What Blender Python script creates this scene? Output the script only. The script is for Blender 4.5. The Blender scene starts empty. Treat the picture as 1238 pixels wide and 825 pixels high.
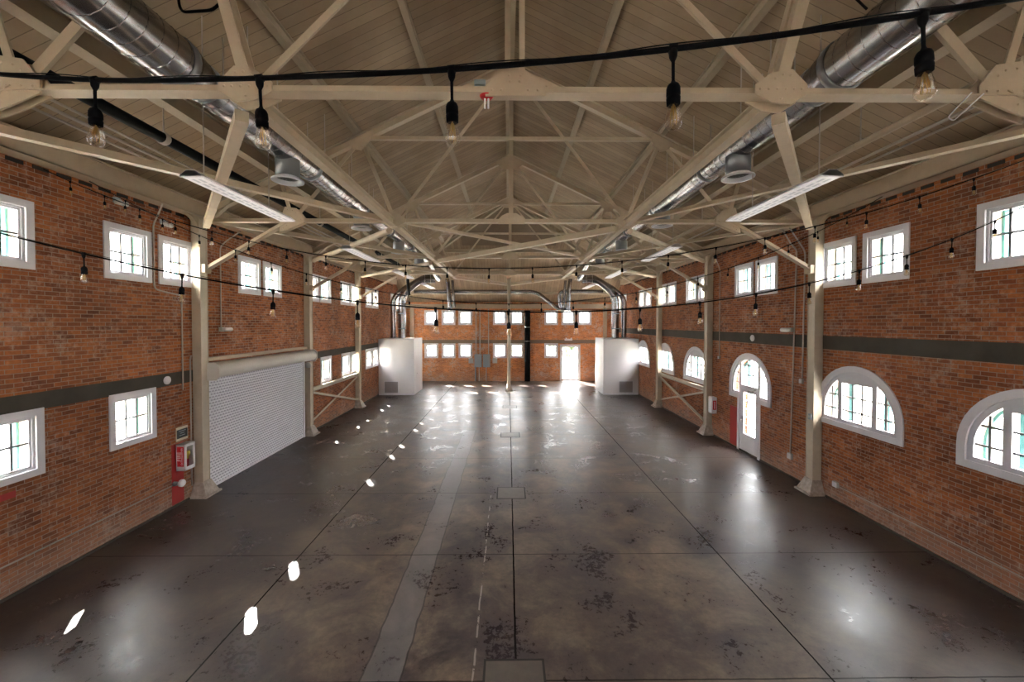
import bpy, math, random
from mathutils import Vector, Matrix
random.seed(7)
PI = math.pi
H = 4.15                      # eye height of the photograph above the hall floor
sc = bpy.context.scene
COL = sc.collection
W = 7.58                      # half width of the hall
YE, YN = 28.7, -3.2           # far and near end walls
T = 0.35                      # wall thickness

# ------------------------------------------------------------------ materials
def mat(name, color=(.5, .5, .5), rough=.6, metal=0.0, spec=.5):
    m = bpy.data.materials.new(name); m.use_nodes = True
    b = m.node_tree.nodes['Principled BSDF']
    b.inputs['Base Color'].default_value = (*color, 1)
    b.inputs['Roughness'].default_value = rough
    b.inputs['Metallic'].default_value = metal
    b.inputs['Specular IOR Level'].default_value = spec
    return m

class NT:
    """small node-tree helper"""
    def __init__(s, m):
        s.t = m.node_tree; s.b = s.t.nodes['Principled BSDF']
    def n(s, typ, **kw):
        nd = s.t.nodes.new(typ)
        for k, v in kw.items():
            if k.startswith('i_'):
                key = k[2:]
                key = int(key) if key.isdigit() else key.replace('_', ' ')
                nd.inputs[key].default_value = v
            else:
                setattr(nd, k, v)
        return nd
    def l(s, a, b): s.t.links.new(a, b)
    def math(s, op, a, b=None, clamp=False):
        nd = s.n('ShaderNodeMath', operation=op, use_clamp=clamp)
        for i, v in enumerate((a, b)):
            if v is None: continue
            if isinstance(v, (int, float)): nd.inputs[i].default_value = v
            else: s.l(v, nd.inputs[i])
        return nd.outputs[0]
    def mix(s, fac, a, b, mode='MIX'):
        nd = s.n('ShaderNodeMix', data_type='RGBA', blend_type=mode)
        for i, v in ((0, fac), (6, a), (7, b)):
            if isinstance(v, (int, float)): nd.inputs[i].default_value = v
            elif isinstance(v, tuple): nd.inputs[i].default_value = (*v, 1)
            else: s.l(v, nd.inputs[i])
        return nd.outputs[2]
    def ramp(s, fac, stops):
        nd = s.n('ShaderNodeValToRGB'); e = nd.color_ramp.elements
        while len(e) < len(stops): e.new(.5)
        for i, (p, c) in enumerate(stops):
            e[i].position = p; e[i].color = (*c, 1) if isinstance(c, tuple) else (c, c, c, 1)
        s.l(fac, nd.inputs[0]); return nd.outputs[0]
    def noise(s, vec, scale, detail=4, rough=.55, dist=0):
        nd = s.n('ShaderNodeTexNoise', i_Scale=scale, i_Detail=detail, i_Roughness=rough, i_Distortion=dist)
        if vec is not None: s.l(vec, nd.inputs['Vector'])
        return nd.outputs[0]
    def pos(s):
        return s.n('ShaderNodeNewGeometry').outputs['Position']
    def bump(s, h, strength=.3, dist=.01):
        nd = s.n('ShaderNodeBump', i_Strength=strength, i_Distance=dist)
        s.l(h, nd.inputs['Height']); s.l(nd.outputs[0], s.b.inputs['Normal'])

def painted(name, c, rough=.5, var=.25, scale=3.0, grime=(.25, .2, .14)):
    m = mat(name, c, rough); k = NT(m); p = k.pos()
    f = k.ramp(k.noise(p, scale, 6, .62), [(.35, 0.0), (.75, 1.0)])
    col = k.mix(k.math('MULTIPLY', f, var), c, grime)
    k.l(col, k.b.inputs['Base Color'])
    k.bump(k.noise(p, 40, 3), .06, .004)
    return m

def brick_mat(name, axis, c1, c2, mortar, wash):
    m = mat(name, c1, .85, spec=.25); k = NT(m); p = k.pos()
    sx = k.n('ShaderNodeSeparateXYZ'); k.l(p, sx.inputs[0])
    cb = k.n('ShaderNodeCombineXYZ')
    k.l(sx.outputs['Y' if axis == 'x' else 'X'], cb.inputs[0]); k.l(sx.outputs['Z'], cb.inputs[1])
    br = k.n('ShaderNodeTexBrick', offset=.5, squash=1.0)
    k.l(cb.outputs[0], br.inputs['Vector'])
    br.inputs['Scale'].default_value = 1.0
    br.inputs['Brick Width'].default_value = .215
    br.inputs['Row Height'].default_value = .072
    br.inputs['Mortar Size'].default_value = .0065
    br.inputs['Mortar Smooth'].default_value = .3
    br.inputs['Bias'].default_value = -.1
    br.inputs['Color1'].default_value = (1, 1, 1, 1); br.inputs['Color2'].default_value = (0, 0, 0, 1)
    br.inputs['Mortar'].default_value = (.5, .5, .5, 1)
    tone = k.ramp(br.outputs['Color'], [(0.0, c2), (.45, tuple((a * .6 + b * .4) for a, b in zip(c1, c2))), (1.0, c1)])
    big = k.ramp(k.noise(p, .9, 5, .6), [(.3, (.62, .58, .56)), (.7, (1.18, 1.12, 1.05))])
    tone = k.mix(1.0, tone, big, 'MULTIPLY')
    fine = k.ramp(k.noise(p, 14, 4, .7), [(.3, (.7, .68, .66)), (.7, (1.25, 1.2, 1.15))])
    tone = k.mix(.8, tone, fine, 'MULTIPLY')
    col = k.mix(br.outputs['Fac'], tone, mortar)
    # old limewash and patched mortar
    wn = k.math('MULTIPLY', k.noise(p, 1.3, 6, .68), k.noise(p, 7.0, 5, .75))
    wf = k.ramp(wn, [(.265, 0.0), (.35, 1.0)])
    col = k.mix(k.math('MULTIPLY', wf, wash), col, (.58, .47, .40))
    # paler dusty courses near the floor
    lo = k.n('ShaderNodeMapRange', i_1=.05, i_2=.75, i_3=1.0, i_4=0.0); k.l(sx.outputs['Z'], lo.inputs[0])
    lf = k.math('MULTIPLY', lo.outputs[0], k.noise(p, 3.0, 5, .7))
    col = k.mix(k.math('MULTIPLY', lf, .7), col, (.34, .29, .24))
    k.l(col, k.b.inputs['Base Color'])
    h = k.math('ADD', k.math('MULTIPLY', k.math('SUBTRACT', 1.0, br.outputs['Fac']), 1.0), k.math('MULTIPLY', k.noise(p, 30, 4, .7), .5))
    k.bump(h, .55, .012)
    return m

def boards_mat(name, axis, c):
    m = mat(name, c, .7, spec=.3); k = NT(m); p = k.pos()
    sx = k.n('ShaderNodeSeparateXYZ'); k.l(p, sx.inputs[0])
    v = k.math('DIVIDE', sx.outputs[axis], .19)
    fr = k.math('FRACT', v)
    line = k.math('LESS_THAN', fr, .055)
    idn = k.n('ShaderNodeTexWhiteNoise', noise_dimensions='1D'); k.l(k.math('FLOOR', v), idn.inputs['W'])
    tint = k.ramp(idn.outputs['Value'], [(0, (.86, .85, .84)), (1, (1.08, 1.07, 1.05))])
    col = k.mix(1.0, c, tint, 'MULTIPLY')
    st = k.ramp(k.noise(p, .7, 5, .6), [(.35, (.80, .76, .70)), (.7, (1.08, 1.08, 1.08))])
    col = k.mix(1.0, col, st, 'MULTIPLY')
    col = k.mix(k.math('MULTIPLY', line, .62), col, (.07, .05, .03))
    k.l(col, k.b.inputs['Base Color'])
    k.bump(k.math('SUBTRACT', 1.0, line), .4, .01)
    return m

CREAM = (.51, .40, .285)
M = {}
M['cream'] = painted('cream_steel_paint', CREAM, .5, .3)
M['cream_dark'] = painted('cream_purlin_paint', (.38, .295, .205), .6, .4)
M['column'] = painted('cream_column_paint', (.56, .475, .36), .45, .3)
M['chip'] = painted('chipped_base_paint', (.52, .45, .38), .7, .8, 9.0, (.2, .16, .13))
M['white'] = painted('white_wood_paint', (.74, .72, .76), .45, .16, 4.0, (.4, .36, .36))
M['white2'] = painted('white_sash_paint', (.66, .65, .70), .5, .2, 5.0, (.4, .36, .36))
M['muntin'] = mat('muntin_paint', (.16, .15, .155), .6)
M['teal'] = mat('teal_outer_paint', (.04, .15, .15), .6)
M['outer_cream'] = mat('outer_cream_paint', (.62, .52, .38), .7)
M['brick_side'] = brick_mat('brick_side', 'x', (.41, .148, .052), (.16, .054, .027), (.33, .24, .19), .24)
M['brick_end'] = brick_mat('brick_end', 'y', (.80, .33, .115), (.48, .17, .06), (.62, .42, .31), .70)  # orange end brick, its albedo raised to stand in for far-end light
M['band'] = painted('dark_concrete_band', (.046, .038, .027), .85, .6, 2.0, (.09, .078, .062))
M['boards'] = boards_mat('roof_boards', 'Y', (.36, .272, .19))
M['boards_hip'] = boards_mat('hip_boards', 'X', (.36, .272, .19))
M['black'] = mat('black_rubber', (.004, .004, .005), .7, spec=.08)
M['blackpipe'] = mat('black_pipe_paint', (.004, .004, .004), .6, spec=.1)
M['shutter'] = painted('shutter_white_slats', (.80, .80, .84), .45, .08)
M['hood'] = painted('hood_beige_metal', (.62, .58, .53), .45, .15)
M['enclosure'] = painted('white_gypsum_panel', (.64, .61, .62), .6, .06, 1.0)
M['grille'] = mat('grille_grey', (.30, .28, .29), .5)
M['dark'] = mat('dark_gap', (.02, .018, .016), .8)
M['elec'] = mat('panel_grey_paint', (.30, .34, .37), .5)
M['elec_light'] = mat('box_light_grey', (.50, .50, .47), .5)
M['conduit'] = mat('conduit_grey', (.42, .36, .31), .45, .3)
M['red'] = painted('red_wall_paint', (.42, .016, .016), .6, .5, 5.0, (.18, .04, .03))
M['red_print'] = mat('red_print', (.55, .01, .02), .5)
M['yellow'] = mat('yellow_tag', (.80, .62, .05), .5)
M['signblack'] = mat('sign_black', (.012, .014, .014), .5)
M['sign_cream'] = mat('sign_cream', (.70, .62, .48), .6)
M['lamp_white'] = painted('lamp_housing_white', (.84, .80, .82), .4, .06)
M['brass'] = mat('filament_brass', (.60, .38, .12), .35, 1.0)
M['chrome'] = mat('door_metal', (.35, .34, .33), .3, 1.0)
M['screed'] = None
M['leaf'] = painted('tree_leaf', (.016, .036, .008), .7, .6, 4.0, (.035, .055, .014))
M['bark'] = mat('tree_bark', (.10, .07, .05), .9)

# lit diffuser of the ceiling lights
m = mat('lamp_diffuser', (.85, .82, .84), .4)
m.node_tree.nodes['Principled BSDF'].inputs['Emission Color'].default_value = (1, .94, .96, 1)
m.node_tree.nodes['Principled BSDF'].inputs['Emission Strength'].default_value = .07
M['diffuser'] = m

# galvanised spiral duct
m = mat('galvanised_steel', (.50, .50, .525), .22, 1.0); k = NT(m); p = k.pos()
k.l(k.ramp(k.noise(p, 1.2, 4, .6), [(.3, (.29, .29, .31)), (.7, (.44, .435, .45))]), k.b.inputs['Base Color'])
k.l(k.ramp(k.noise(p, 5, 3), [(.3, .19), (.7, .27)]), k.b.inputs['Roughness'])
M['galv'] = m
M['galv_dull'] = mat('galvanised_dull', (.22, .22, .23), .42, .8)

def glass(name, tint, rough=.02, refl=1.0, extra=0.0):
    m = bpy.data.materials.new(name); m.use_nodes = True; t = m.node_tree; t.nodes.clear()
    o = t.nodes.new('ShaderNodeOutputMaterial'); mx = t.nodes.new('ShaderNodeMixShader')
    tr = t.nodes.new('ShaderNodeBsdfTransparent'); gl = t.nodes.new('ShaderNodeBsdfGlossy'); fr = t.nodes.new('ShaderNodeFresnel')
    tr.inputs[0].default_value = (*tint, 1); gl.inputs['Roughness'].default_value = rough
    gl.inputs[0].default_value = (refl, refl, refl, 1); 
    ge = t.nodes.new('ShaderNodeNewGeometry'); mr = t.nodes.new('ShaderNodeMapRange')   # same reflectance entering and leaving the thin sheet
    mr.inputs[3].default_value = 1.45; mr.inputs[4].default_value = 1 / 1.45
    t.links.new(ge.outputs['Backfacing'], mr.inputs[0]); t.links.new(mr.outputs[0], fr.inputs[0])
    ad = t.nodes.new('ShaderNodeMath'); ad.inputs[1].default_value = extra; t.links.new(fr.outputs[0], ad.inputs[0]); t.links.new(ad.outputs[0], mx.inputs[0]); t.links.new(tr.outputs[0], mx.inputs[1]); t.links.new(gl.outputs[0], mx.inputs[2])
    t.links.new(mx.outputs[0], o.inputs[0]); return m
M['glass'] = glass('window_glass', (.93, .95, .95))
M['bulb'] = glass('bulb_glass', (.98, .95, .88), .03, 1.0, .11)

# polished concrete floor
m = mat('polished_concrete', (.1, .085, .07), .3); k = NT(m); p = k.pos()
sx = k.n('ShaderNodeSeparateXYZ'); k.l(p, sx.inputs[0]); X, Y = sx.outputs[0], sx.outputs[1]
n1 = k.noise(p, .50, 8, .62, 1.0); n2 = k.noise(p, 1.1, 9, .64, .5); n3 = k.noise(p, 12, 9, .74, .3)
base = k.ramp(n1, [(.36, (.040, .031, .032)), (.50, (.098, .071, .053)), (.64, (.175, .129, .089))])
base = k.mix(k.math('MULTIPLY', k.ramp(n2, [(.32, 1.0), (.60, 0.0)]), .85), base, (.034, .027, .034))
base = k.mix(k.math('MULTIPLY', k.ramp(n2, [(.50, 0.0), (.72, 1.0)]), .5), base, (.24, .19, .145))
base = k.mix(.85, base, k.ramp(n3, [(.30, (.66, .65, .66)), (.68, (1.36, 1.36, 1.33))]), 'MULTIPLY')
# the middle lanes are paler than the strips along the walls
ax = k.math('ABSOLUTE', X)
edge = k.n('ShaderNodeMapRange', i_1=3.6, i_2=5.6, i_3=0.0, i_4=1.0); k.l(k.math('ADD', ax, k.math('MULTIPLY', n1, 1.6)), edge.inputs[0])
base = k.mix(k.math('MULTIPLY', edge.outputs[0], .62), base, (.034, .027, .025))
wob = k.math('MULTIPLY', k.math('SUBTRACT', k.noise(p, 1.6, 4), .5), .10)
def band(v, c, hw):   # 1 inside |v-c|<hw
    return k.math('LESS_THAN', k.math('ABSOLUTE', k.math('SUBTRACT', v, c)), hw)
Xw = k.math('ADD', X, wob)
strip = k.math('MULTIPLY', band(Xw, -1.53, .225), k.math('LESS_THAN', Y, 15.4))
base = k.mix(k.math('MULTIPLY', strip, .8), base, k.ramp(n2, [(.3, (.10, .09, .088)), (.7, (.19, .172, .165))]))
stedge = k.math('MULTIPLY', k.math('LESS_THAN', k.math('ABSOLUTE', k.math('SUBTRACT', k.math('ABSOLUTE', k.math('SUBTRACT', Xw, -1.53)), .23)), .012), k.math('LESS_THAN', Y, 15.4))
base = k.mix(k.math('MULTIPLY', stedge, .7), base, (.02, .016, .015))
chalk = k.math('MULTIPLY', band(k.math('ADD', X, k.math('MULTIPLY', wob, .5)), -.46, .012), k.math('GREATER_THAN', k.noise(p, 5, 5, .7), .5))
chalk = k.math('MULTIPLY', chalk, k.math('LESS_THAN', Y, 9.6))
base = k.mix(k.math('MULTIPLY', chalk, .7), base, (.42, .38, .35))
# saw-cut joints
sm = k.math('MULTIPLY', k.math('SUBTRACT', k.noise(p, 3.0, 3), .5), .02)
jx = k.math('ADD', X, sm); jy = k.math('ADD', Y, sm)
j = band(jx, .05, .013)
for c in (-3.77, 3.74): j = k.math('MAXIMUM', j, band(jx, c, .012))
for c in (2.0, 4.55, 7.09, 9.68, 12.2, 14.8, 17.3, 19.9, 22.4, 25.0): j = k.math('MAXIMUM', j, k.math('MULTIPLY', band(jy, c, .010), .75))
base = k.mix(j, base, (.008, .007, .006))
k.l(base, k.b.inputs['Base Color'])
r = k.ramp(n2, [(.34, .19), (.62, .42)])
r2 = k.mix(.42, r, k.ramp(n3, [(.32, .19), (.68, .54)]))
k.l(r2, k.b.inputs['Roughness'])
k.bump(k.math('ADD', k.math('MULTIPLY', n3, .5), k.math('SUBTRACT', k.math('MULTIPLY', n2, .9), j)), .17, .012)
k.l(k.math('MULTIPLY', k.math('SUBTRACT', 1.0, j), .5), k.b.inputs['Specular IOR Level'])
M['floor'] = m
m = painted('outside_paving', (.42, .40, .36), .9, .5, 1.0, (.12, .15, .06)); M['ground'] = m

# ------------------------------------------------------------------ mesh helpers
class MB:
    def __init__(s): s.v = []; s.f = []; s.sm = []
    def add(s, vs, fs, smooth=False):
        b = len(s.v); s.v += [tuple(v) for v in vs]; s.f += [tuple(b + i for i in f) for f in fs]; s.sm += [smooth] * len(fs)
    def box(s, x0, x1, y0, y1, z0, z1):
        x0, x1 = sorted((x0, x1)); y0, y1 = sorted((y0, y1)); z0, z1 = sorted((z0, z1))
        s.add([(x0, y0, z0), (x1, y0, z0), (x1, y1, z0), (x0, y1, z0), (x0, y0, z1), (x1, y0, z1), (x1, y1, z1), (x0, y1, z1)],
              [(0, 3, 2, 1), (4, 5, 6, 7), (0, 1, 5, 4), (1, 2, 6, 5), (2, 3, 7, 6), (3, 0, 4, 7)]); return s
    def bar(s, p, q, prof, up=(0, 0, 1), smooth=False):
        """sweep a profile of (side, up) points from p to q"""
        p, q = Vector(p), Vector(q); d = (q - p).normalized(); u = Vector(up)
        side = d.cross(u)
        if side.length < 1e-4: side = d.cross(Vector((1, 0, 0)))
        side.normalize(); u = side.cross(d).normalized()
        n = len(prof); vs = []
        for c in (p, q):
            for a, b in prof: vs.append(c + side * a + u * b)
        fs = [(i, (i + 1) % n, n + (i + 1) % n, n + i) for i in range(n)]
        s.add(vs, fs, smooth); s.add(vs[:n], [tuple(range(n))[::-1]]); s.add(vs[n:], [tuple(range(n))]); return s
    def tube(s, pts, r, n=10, cap=True, smooth=True):
        pts = [Vector(p) for p in pts]; rs = r if isinstance(r, (list, tuple)) else [r] * len(pts)
        t0 = (pts[1] - pts[0]).normalized()
        a = t0.cross(Vector((0, 0, 1)))
        if a.length < 1e-3: a = t0.cross(Vector((1, 0, 0)))
        a.normalize(); rings = []
        for i, p in enumerate(pts):
            if i == 0: t = t0
            elif i == len(pts) - 1: t = (pts[i] - pts[i - 1]).normalized()
            else: t = ((pts[i + 1] - p).normalized() + (p - pts[i - 1]).normalized()).normalized()
            a = (a - t * a.dot(t)).normalized(); b = t.cross(a)
            rings.append([p + (a * math.cos(2 * PI * j / n) + b * math.sin(2 * PI * j / n)) * rs[i] for j in range(n)])
        vs = [v for g in rings for v in g]
        fs = [(i * n + j, i * n + (j + 1) % n, (i + 1) * n + (j + 1) % n, (i + 1) * n + j) for i in range(len(pts) - 1) for j in range(n)]
        s.add(vs, fs, smooth)
        if cap: s.add(rings[0], [tuple(range(n))[::-1]]); s.add(rings[-1], [tuple(range(n))])
        return s
    def lathe(s, prof, c=(0, 0, 0), n=16, axis='z', smooth=True):
        vs = []; c = Vector(c)
        for r, h in prof:
            for j in range(n):
                a = 2 * PI * j / n
                o = (r * math.cos(a), r * math.sin(a), h)
                if axis == 'y': o = (o[0], o[2], o[1])
                if axis == 'x': o = (o[2], o[0], o[1])
                vs.append(c + Vector(o))
        fs = [(i * n + j, i * n + (j + 1) % n, (i + 1) * n + (j + 1) % n, (i + 1) * n + j) for i in range(len(prof) - 1) for j in range(n)]
        s.add(vs, fs, smooth); return s
    def plate(s, poly, d, axis='y', at=0.0):
        """extrude polygon by thickness d; axis y: (x,z) poly, x: (y,z) poly, z: (x,y) poly"""
        n = len(poly)
        def P(a, b, h): return {'y': (a, h, b), 'x': (h, a, b), 'z': (a, b, h)}[axis]
        vs = [P(a, b, at - d / 2) for a, b in poly] + [P(a, b, at + d / 2) for a, b in poly]
        s.add(vs, [tuple(range(n)), tuple(range(2 * n - 1, n - 1, -1))] + [(i, n + i, n + (i + 1) % n, (i + 1) % n) for i in range(n)]); return s
    def mesh(s, name, mats):
        me = bpy.data.meshes.new(name); me.from_pydata(s.v, [], s.f)
        for mm in (mats if isinstance(mats, (list, tuple)) else [mats]): me.materials.append(mm)
        me.polygons.foreach_set('use_smooth', s.sm)
        import bmesh
        bm = bmesh.new(); bm.from_mesh(me); bmesh.ops.recalc_face_normals(bm, faces=bm.faces); bm.to_mesh(me); bm.free()
        return me
    def build(s, name, mats, parent=None, bevel=0):
        o = link(name, s.mesh(name, mats), parent)
        if bevel:
            b = o.modifiers.new('bevel', 'BEVEL'); b.width = bevel; b.segments = 2; b.limit_method = 'ANGLE'
        return o

def link(name, data, parent=None, loc=None):
    o = bpy.data.objects.new(name, data); COL.objects.link(o)
    if parent is not None: o.parent = parent
    if loc is not None: o.location = loc
    return o
def tag(o, label=None, cat=None, group=None, kind=None):
    if label: o['label'] = label
    if cat: o['category'] = cat
    if group: o['group'] = group
    if kind: o['kind'] = kind
    return o
def thing(name, label, cat, loc=(0, 0, 0), group=None, rz=0):
    o = link(name, None, None, loc); o.rotation_euler = (0, 0, rz); o.empty_display_size = .2
    return tag(o, label, cat, group)
def rect(w, h): return [(-w / 2, -h / 2), (w / 2, -h / 2), (w / 2, h / 2), (-w / 2, h / 2)]
def tee(w, h, t): return [(-w / 2, 0), (w / 2, 0), (w / 2, t), (t * .8, t), (t * .8, h), (-t * .8, h), (-t * .8, t), (-w / 2, t)]
def angle(w, h, t): return [(-w / 2, 0), (w / 2, 0), (w / 2, h), (w / 2 - t, h), (w / 2 - t, t), (-w / 2, t)]
def ibeam(w, h, t, tw): return [(-w/2, -h/2), (w/2, -h/2), (w/2, -h/2 + t), (tw/2, -h/2 + t), (tw/2, h/2 - t), (w/2, h/2 - t), (w/2, h/2), (-w/2, h/2), (-w/2, h/2 - t), (-tw/2, h/2 - t), (-tw/2, -h/2 + t), (-w/2, -h/2 + t)]
def circ(r, n=12): return [(r * math.cos(2 * PI * i / n), r * math.sin(2 * PI * i / n)) for i in range(n)]
def arc(cx, cy, r, a0, a1, n): return [(cx + r * math.cos(a0 + (a1 - a0) * i / n), cy + r * math.sin(a0 + (a1 - a0) * i / n)) for i in range(n + 1)]
def chain(pts, rad=.15, n=6):
    """round the corners of a polyline"""
    pts = [Vector(p) for p in pts]; out = [pts[0]]
    for a, b, c in zip(pts, pts[1:], pts[2:]):
        r = min(rad, (a - b).length * .48, (c - b).length * .48)
        s, e = b + (a - b).normalized() * r, b + (c - b).normalized() * r
        for i in range(n + 1):
            t = i / n; out.append(s * (1 - t) ** 2 + b * 2 * t * (1 - t) + e * t * t)
    return out + [pts[-1]]
def text_mesh(parent, name, body, size, mtl, loc, rot, align='CENTER', depth=.001):
    cu = bpy.data.curves.new(name, 'FONT'); cu.body = body; cu.size = size; cu.align_x = align; cu.align_y = 'CENTER'; cu.extrude = depth
    tmp = bpy.data.objects.new('tmp', cu); COL.objects.link(tmp)
    dg = bpy.context.evaluated_depsgraph_get(); me = bpy.data.meshes.new_from_object(tmp.evaluated_get(dg))
    bpy.data.objects.remove(tmp); bpy.data.curves.remove(cu)
    me.materials.clear(); me.materials.append(mtl)
    o = link(name, me, parent, loc); o.rotation_euler = rot; return o

# ------------------------------------------------------------------ setting: walls with openings
def grid_wall(u0, u1, z0, z1, rects, arches, place):
    """brick wall slab with openings. rects (ua,ub,za,zb); arches (uc,zspring,r): half-round heads above a rect."""
    holes = list(rects) + [(uc - r, uc + r, zs, zs + r) for uc, zs, r in arches]
    us = sorted({u0, u1} | {h[0] for h in holes} | {h[1] for h in holes}); zs_ = sorted({z0, z1} | {h[2] for h in holes} | {h[3] for h in holes})
    us = [u for u in us if u0 <= u <= u1]; zs_ = [z for z in zs_ if z0 <= z <= z1]
    def solid(i, j):
        if not (0 <= i < len(us) - 1 and 0 <= j < len(zs_) - 1): return False
        cu, cz = (us[i] + us[i + 1]) / 2, (zs_[j] + zs_[j + 1]) / 2
        return not any(h[0] < cu < h[1] and h[2] < cz < h[3] for h in holes)
    mb = MB()
    for i in range(len(us) - 1):
        for j in range(len(zs_) - 1):
            if not solid(i, j): continue
            a, b, c, d = us[i], us[i + 1], zs_[j], zs_[j + 1]
            mb.add([place(a, 0, c), place(b, 0, c), place(b, 0, d), place(a, 0, d)], [(0, 1, 2, 3)])
            mb.add([place(a, T, c), place(b, T, c), place(b, T, d), place(a, T, d)], [(3, 2, 1, 0)])
            for (di, dj, e) in ((-1, 0, ((a, c), (a, d))), (1, 0, ((b, d), (b, c))), (0, -1, ((b, c), (a, c))), (0, 1, ((a, d), (b, d)))):
                if not solid(i + di, j + dj):
                    (p0, q0), (p1, q1) = e
                    mb.add([place(p0, 0, q0), place(p1, 0, q1), place(p1, T, q1), place(p0, T, q0)], [(0, 1, 2, 3)])
    for uc, zs, r in arches:
        for sgn in (-1, 1):
            arcp = [(uc + sgn * r * math.cos(a), zs + r * math.sin(a)) for a in [PI / 2 * i / 10 for i in range(11)]]
            for i in range(10):
                (a0, b0), (a1, b1) = arcp[i], arcp[i + 1]
                q = [(a0, b0), (a1, b1), (a1, zs + r), (a0, zs + r)]
                for dd in (0, T): mb.add([place(a, dd, b) for a, b in q], [(0, 1, 2, 3)])
                mb.add([place(a0, 0, b0), place(a1, 0, b1), place(a1, T, b1), place(a0, T, b0)], [(0, 1, 2, 3)])
    return mb

WY = [2.0, 3.9, 5.92, 8.0, 9.16, 11.70, 12.82, 15.42, 16.5, 18.48, 19.58, 21.6, 22.65, 26.1, 27.3]    # upper side windows, last two unseen and added to brighten the far end
LWY = [3.9, 6.0, 8.05, 16.5, 18.5, 19.58, 21.55, 22.6, 26.1, 27.3]                               # lower windows of the left wall, last two unseen, added for far-end light
AY = [2.4, 5.56, 8.64, 16.1, 19.25, 22.4]                                            # half-round windows of the right wall
DY = 12.5                                                                       # right-hand door
EXU = [-5.58, -4.34, -3.13, -.65, .58, 3.06, 4.28, 5.46]
EXL = [-5.58, -4.34, -3.13, -.65, .58, 3.06]
UZ, LZ, EUZ, ELZ = 5.54, 2.26, 4.58, 2.20
hw, hh = .40, .44                                                               # half opening
def wr(u, z): return (u - hw, u + hw, z - hh, z + hh)
left_pl = lambda u, d, z: (-W - d, u, z)
right_pl = lambda u, d, z: (W + d, u, z)
far_pl = lambda u, d, z: (u, YE + d, z)
near_pl = lambda u, d, z: (u, YN - d, z)
AR, AZS, AZB = .97, 2.13, 1.88                                                   # arched opening
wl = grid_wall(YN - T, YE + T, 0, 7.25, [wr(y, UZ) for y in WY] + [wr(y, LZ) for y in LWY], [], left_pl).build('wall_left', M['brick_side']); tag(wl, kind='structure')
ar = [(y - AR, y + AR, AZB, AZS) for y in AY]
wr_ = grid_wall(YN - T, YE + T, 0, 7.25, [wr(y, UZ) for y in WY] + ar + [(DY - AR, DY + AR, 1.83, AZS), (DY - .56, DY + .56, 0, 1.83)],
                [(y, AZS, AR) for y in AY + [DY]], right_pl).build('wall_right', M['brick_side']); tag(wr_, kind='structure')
DX0, DX1, DZT = 3.72, 5.14, 2.62
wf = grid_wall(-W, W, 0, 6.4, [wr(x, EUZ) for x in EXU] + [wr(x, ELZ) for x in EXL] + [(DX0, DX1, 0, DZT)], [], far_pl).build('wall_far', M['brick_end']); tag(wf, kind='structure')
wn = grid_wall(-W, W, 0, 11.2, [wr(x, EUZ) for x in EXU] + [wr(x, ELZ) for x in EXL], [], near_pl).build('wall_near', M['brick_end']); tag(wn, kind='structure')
fl = MB().box(-W - T, W + T, YN - T, YE + T, -.15, 0).build('floor', M['floor']); tag(fl, kind='structure')
gr = MB().box(-60, 60, -40, 80, -.35, -.16).build('ground_outside', M['ground']); tag(gr, kind='structure')

# roof underside: two slopes and a hipped far end
def zs(x): return H + 6.60 - .48 * abs(x)
K = .58
def zh(y): return H + 1.50 + K * (28.8 - y)
def yhip(x): return 28.8 - (zs(x) - H - 1.50) / K
me_v = []; 
xo = W + T; yo = YN - T
rb = MB(); th = .22
def slab(mb, poly):
    n = len(poly)
    mb.add(poly + [(a, b, c + th) for a, b, c in poly], [tuple(range(n)), tuple(range(2 * n - 1, n - 1, -1))] + [(i, n + i, n + (i + 1) % n, (i + 1) % n) for i in range(n)])
for s in (-1, 1): slab(rb, [(0, yo, zs(0)), (s * xo, yo, zs(xo)), (s * xo, yhip(xo), zs(xo)), (0, yhip(0), zs(0))])
nside = len(rb.f)
slab(rb, [(0, yhip(0), zs(0)), (xo, yhip(xo), zs(xo)), (xo, YE + T, zh(YE + T)), (-xo, YE + T, zh(YE + T)), (-xo, yhip(xo), zs(xo))])
ce = rb.build('ceiling', [M['boards'], M['boards_hip']]); tag(ce, kind='structure')
for i, pl in enumerate(ce.data.polygons): pl.material_index = 0 if i < nside else 1

# dark concrete bands and eave beams
ti = [0]
def trim(mb, mtl, bevel=0):
    ti[0] += 1; return tag(mb.build('trim_%d' % ti[0], mtl, None, bevel), kind='structure')
trim(MB().box(-W - .01, -W + .012, YN, YE, 2.77, 3.05), M['band'])
trim(MB().box(W - .012, W + .01, YN, YE, 3.54, 3.86), M['band'])
trim(MB().box(-W + .02, W - .02, YE - .010, YE + .01, 2.72, 2.98), painted('end_lintel_band', (.22, .16, .12), .85, .5))
for s in (-1, 1):
    mb = MB(); z0 = H + 2.54
    mb.box(s * (W - .30), s * (W - .285), YN, 26.0, z0, z0 + .33)
    mb.box(s * (W - .30), s * (W + .02), YN, 26.0, z0, z0 + .02)
    mb.box(s * (W - .36), s * (W - .24), YN, 26.0, z0 + .31, z0 + .33)
    trim(mb, M['cream'])
    # dark blocks painted as the shade in the wall-top gaps below the beam
    mb = MB()
    y = YN + .1
    while y < 25.8:
        mb.box(s * (W - .012), s * (W + .004), y, y + .22, z0 - .075, z0 - .015); y += .34
    trim(mb, M['dark'])
mb = MB().box(-W, W, YE - .26, YE - .24, H + 1.08, H + 1.40).box(-W, W, YE - .26, YE, H + 1.08, H + 1.10)
trim(mb, M['cream'])
for s in (-1, 1):   # base of the side walls: dark footing line
    trim(MB().box(s * (W - .02), s * (W + .01), YN, YE, 0, .045), M['band'])

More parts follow.
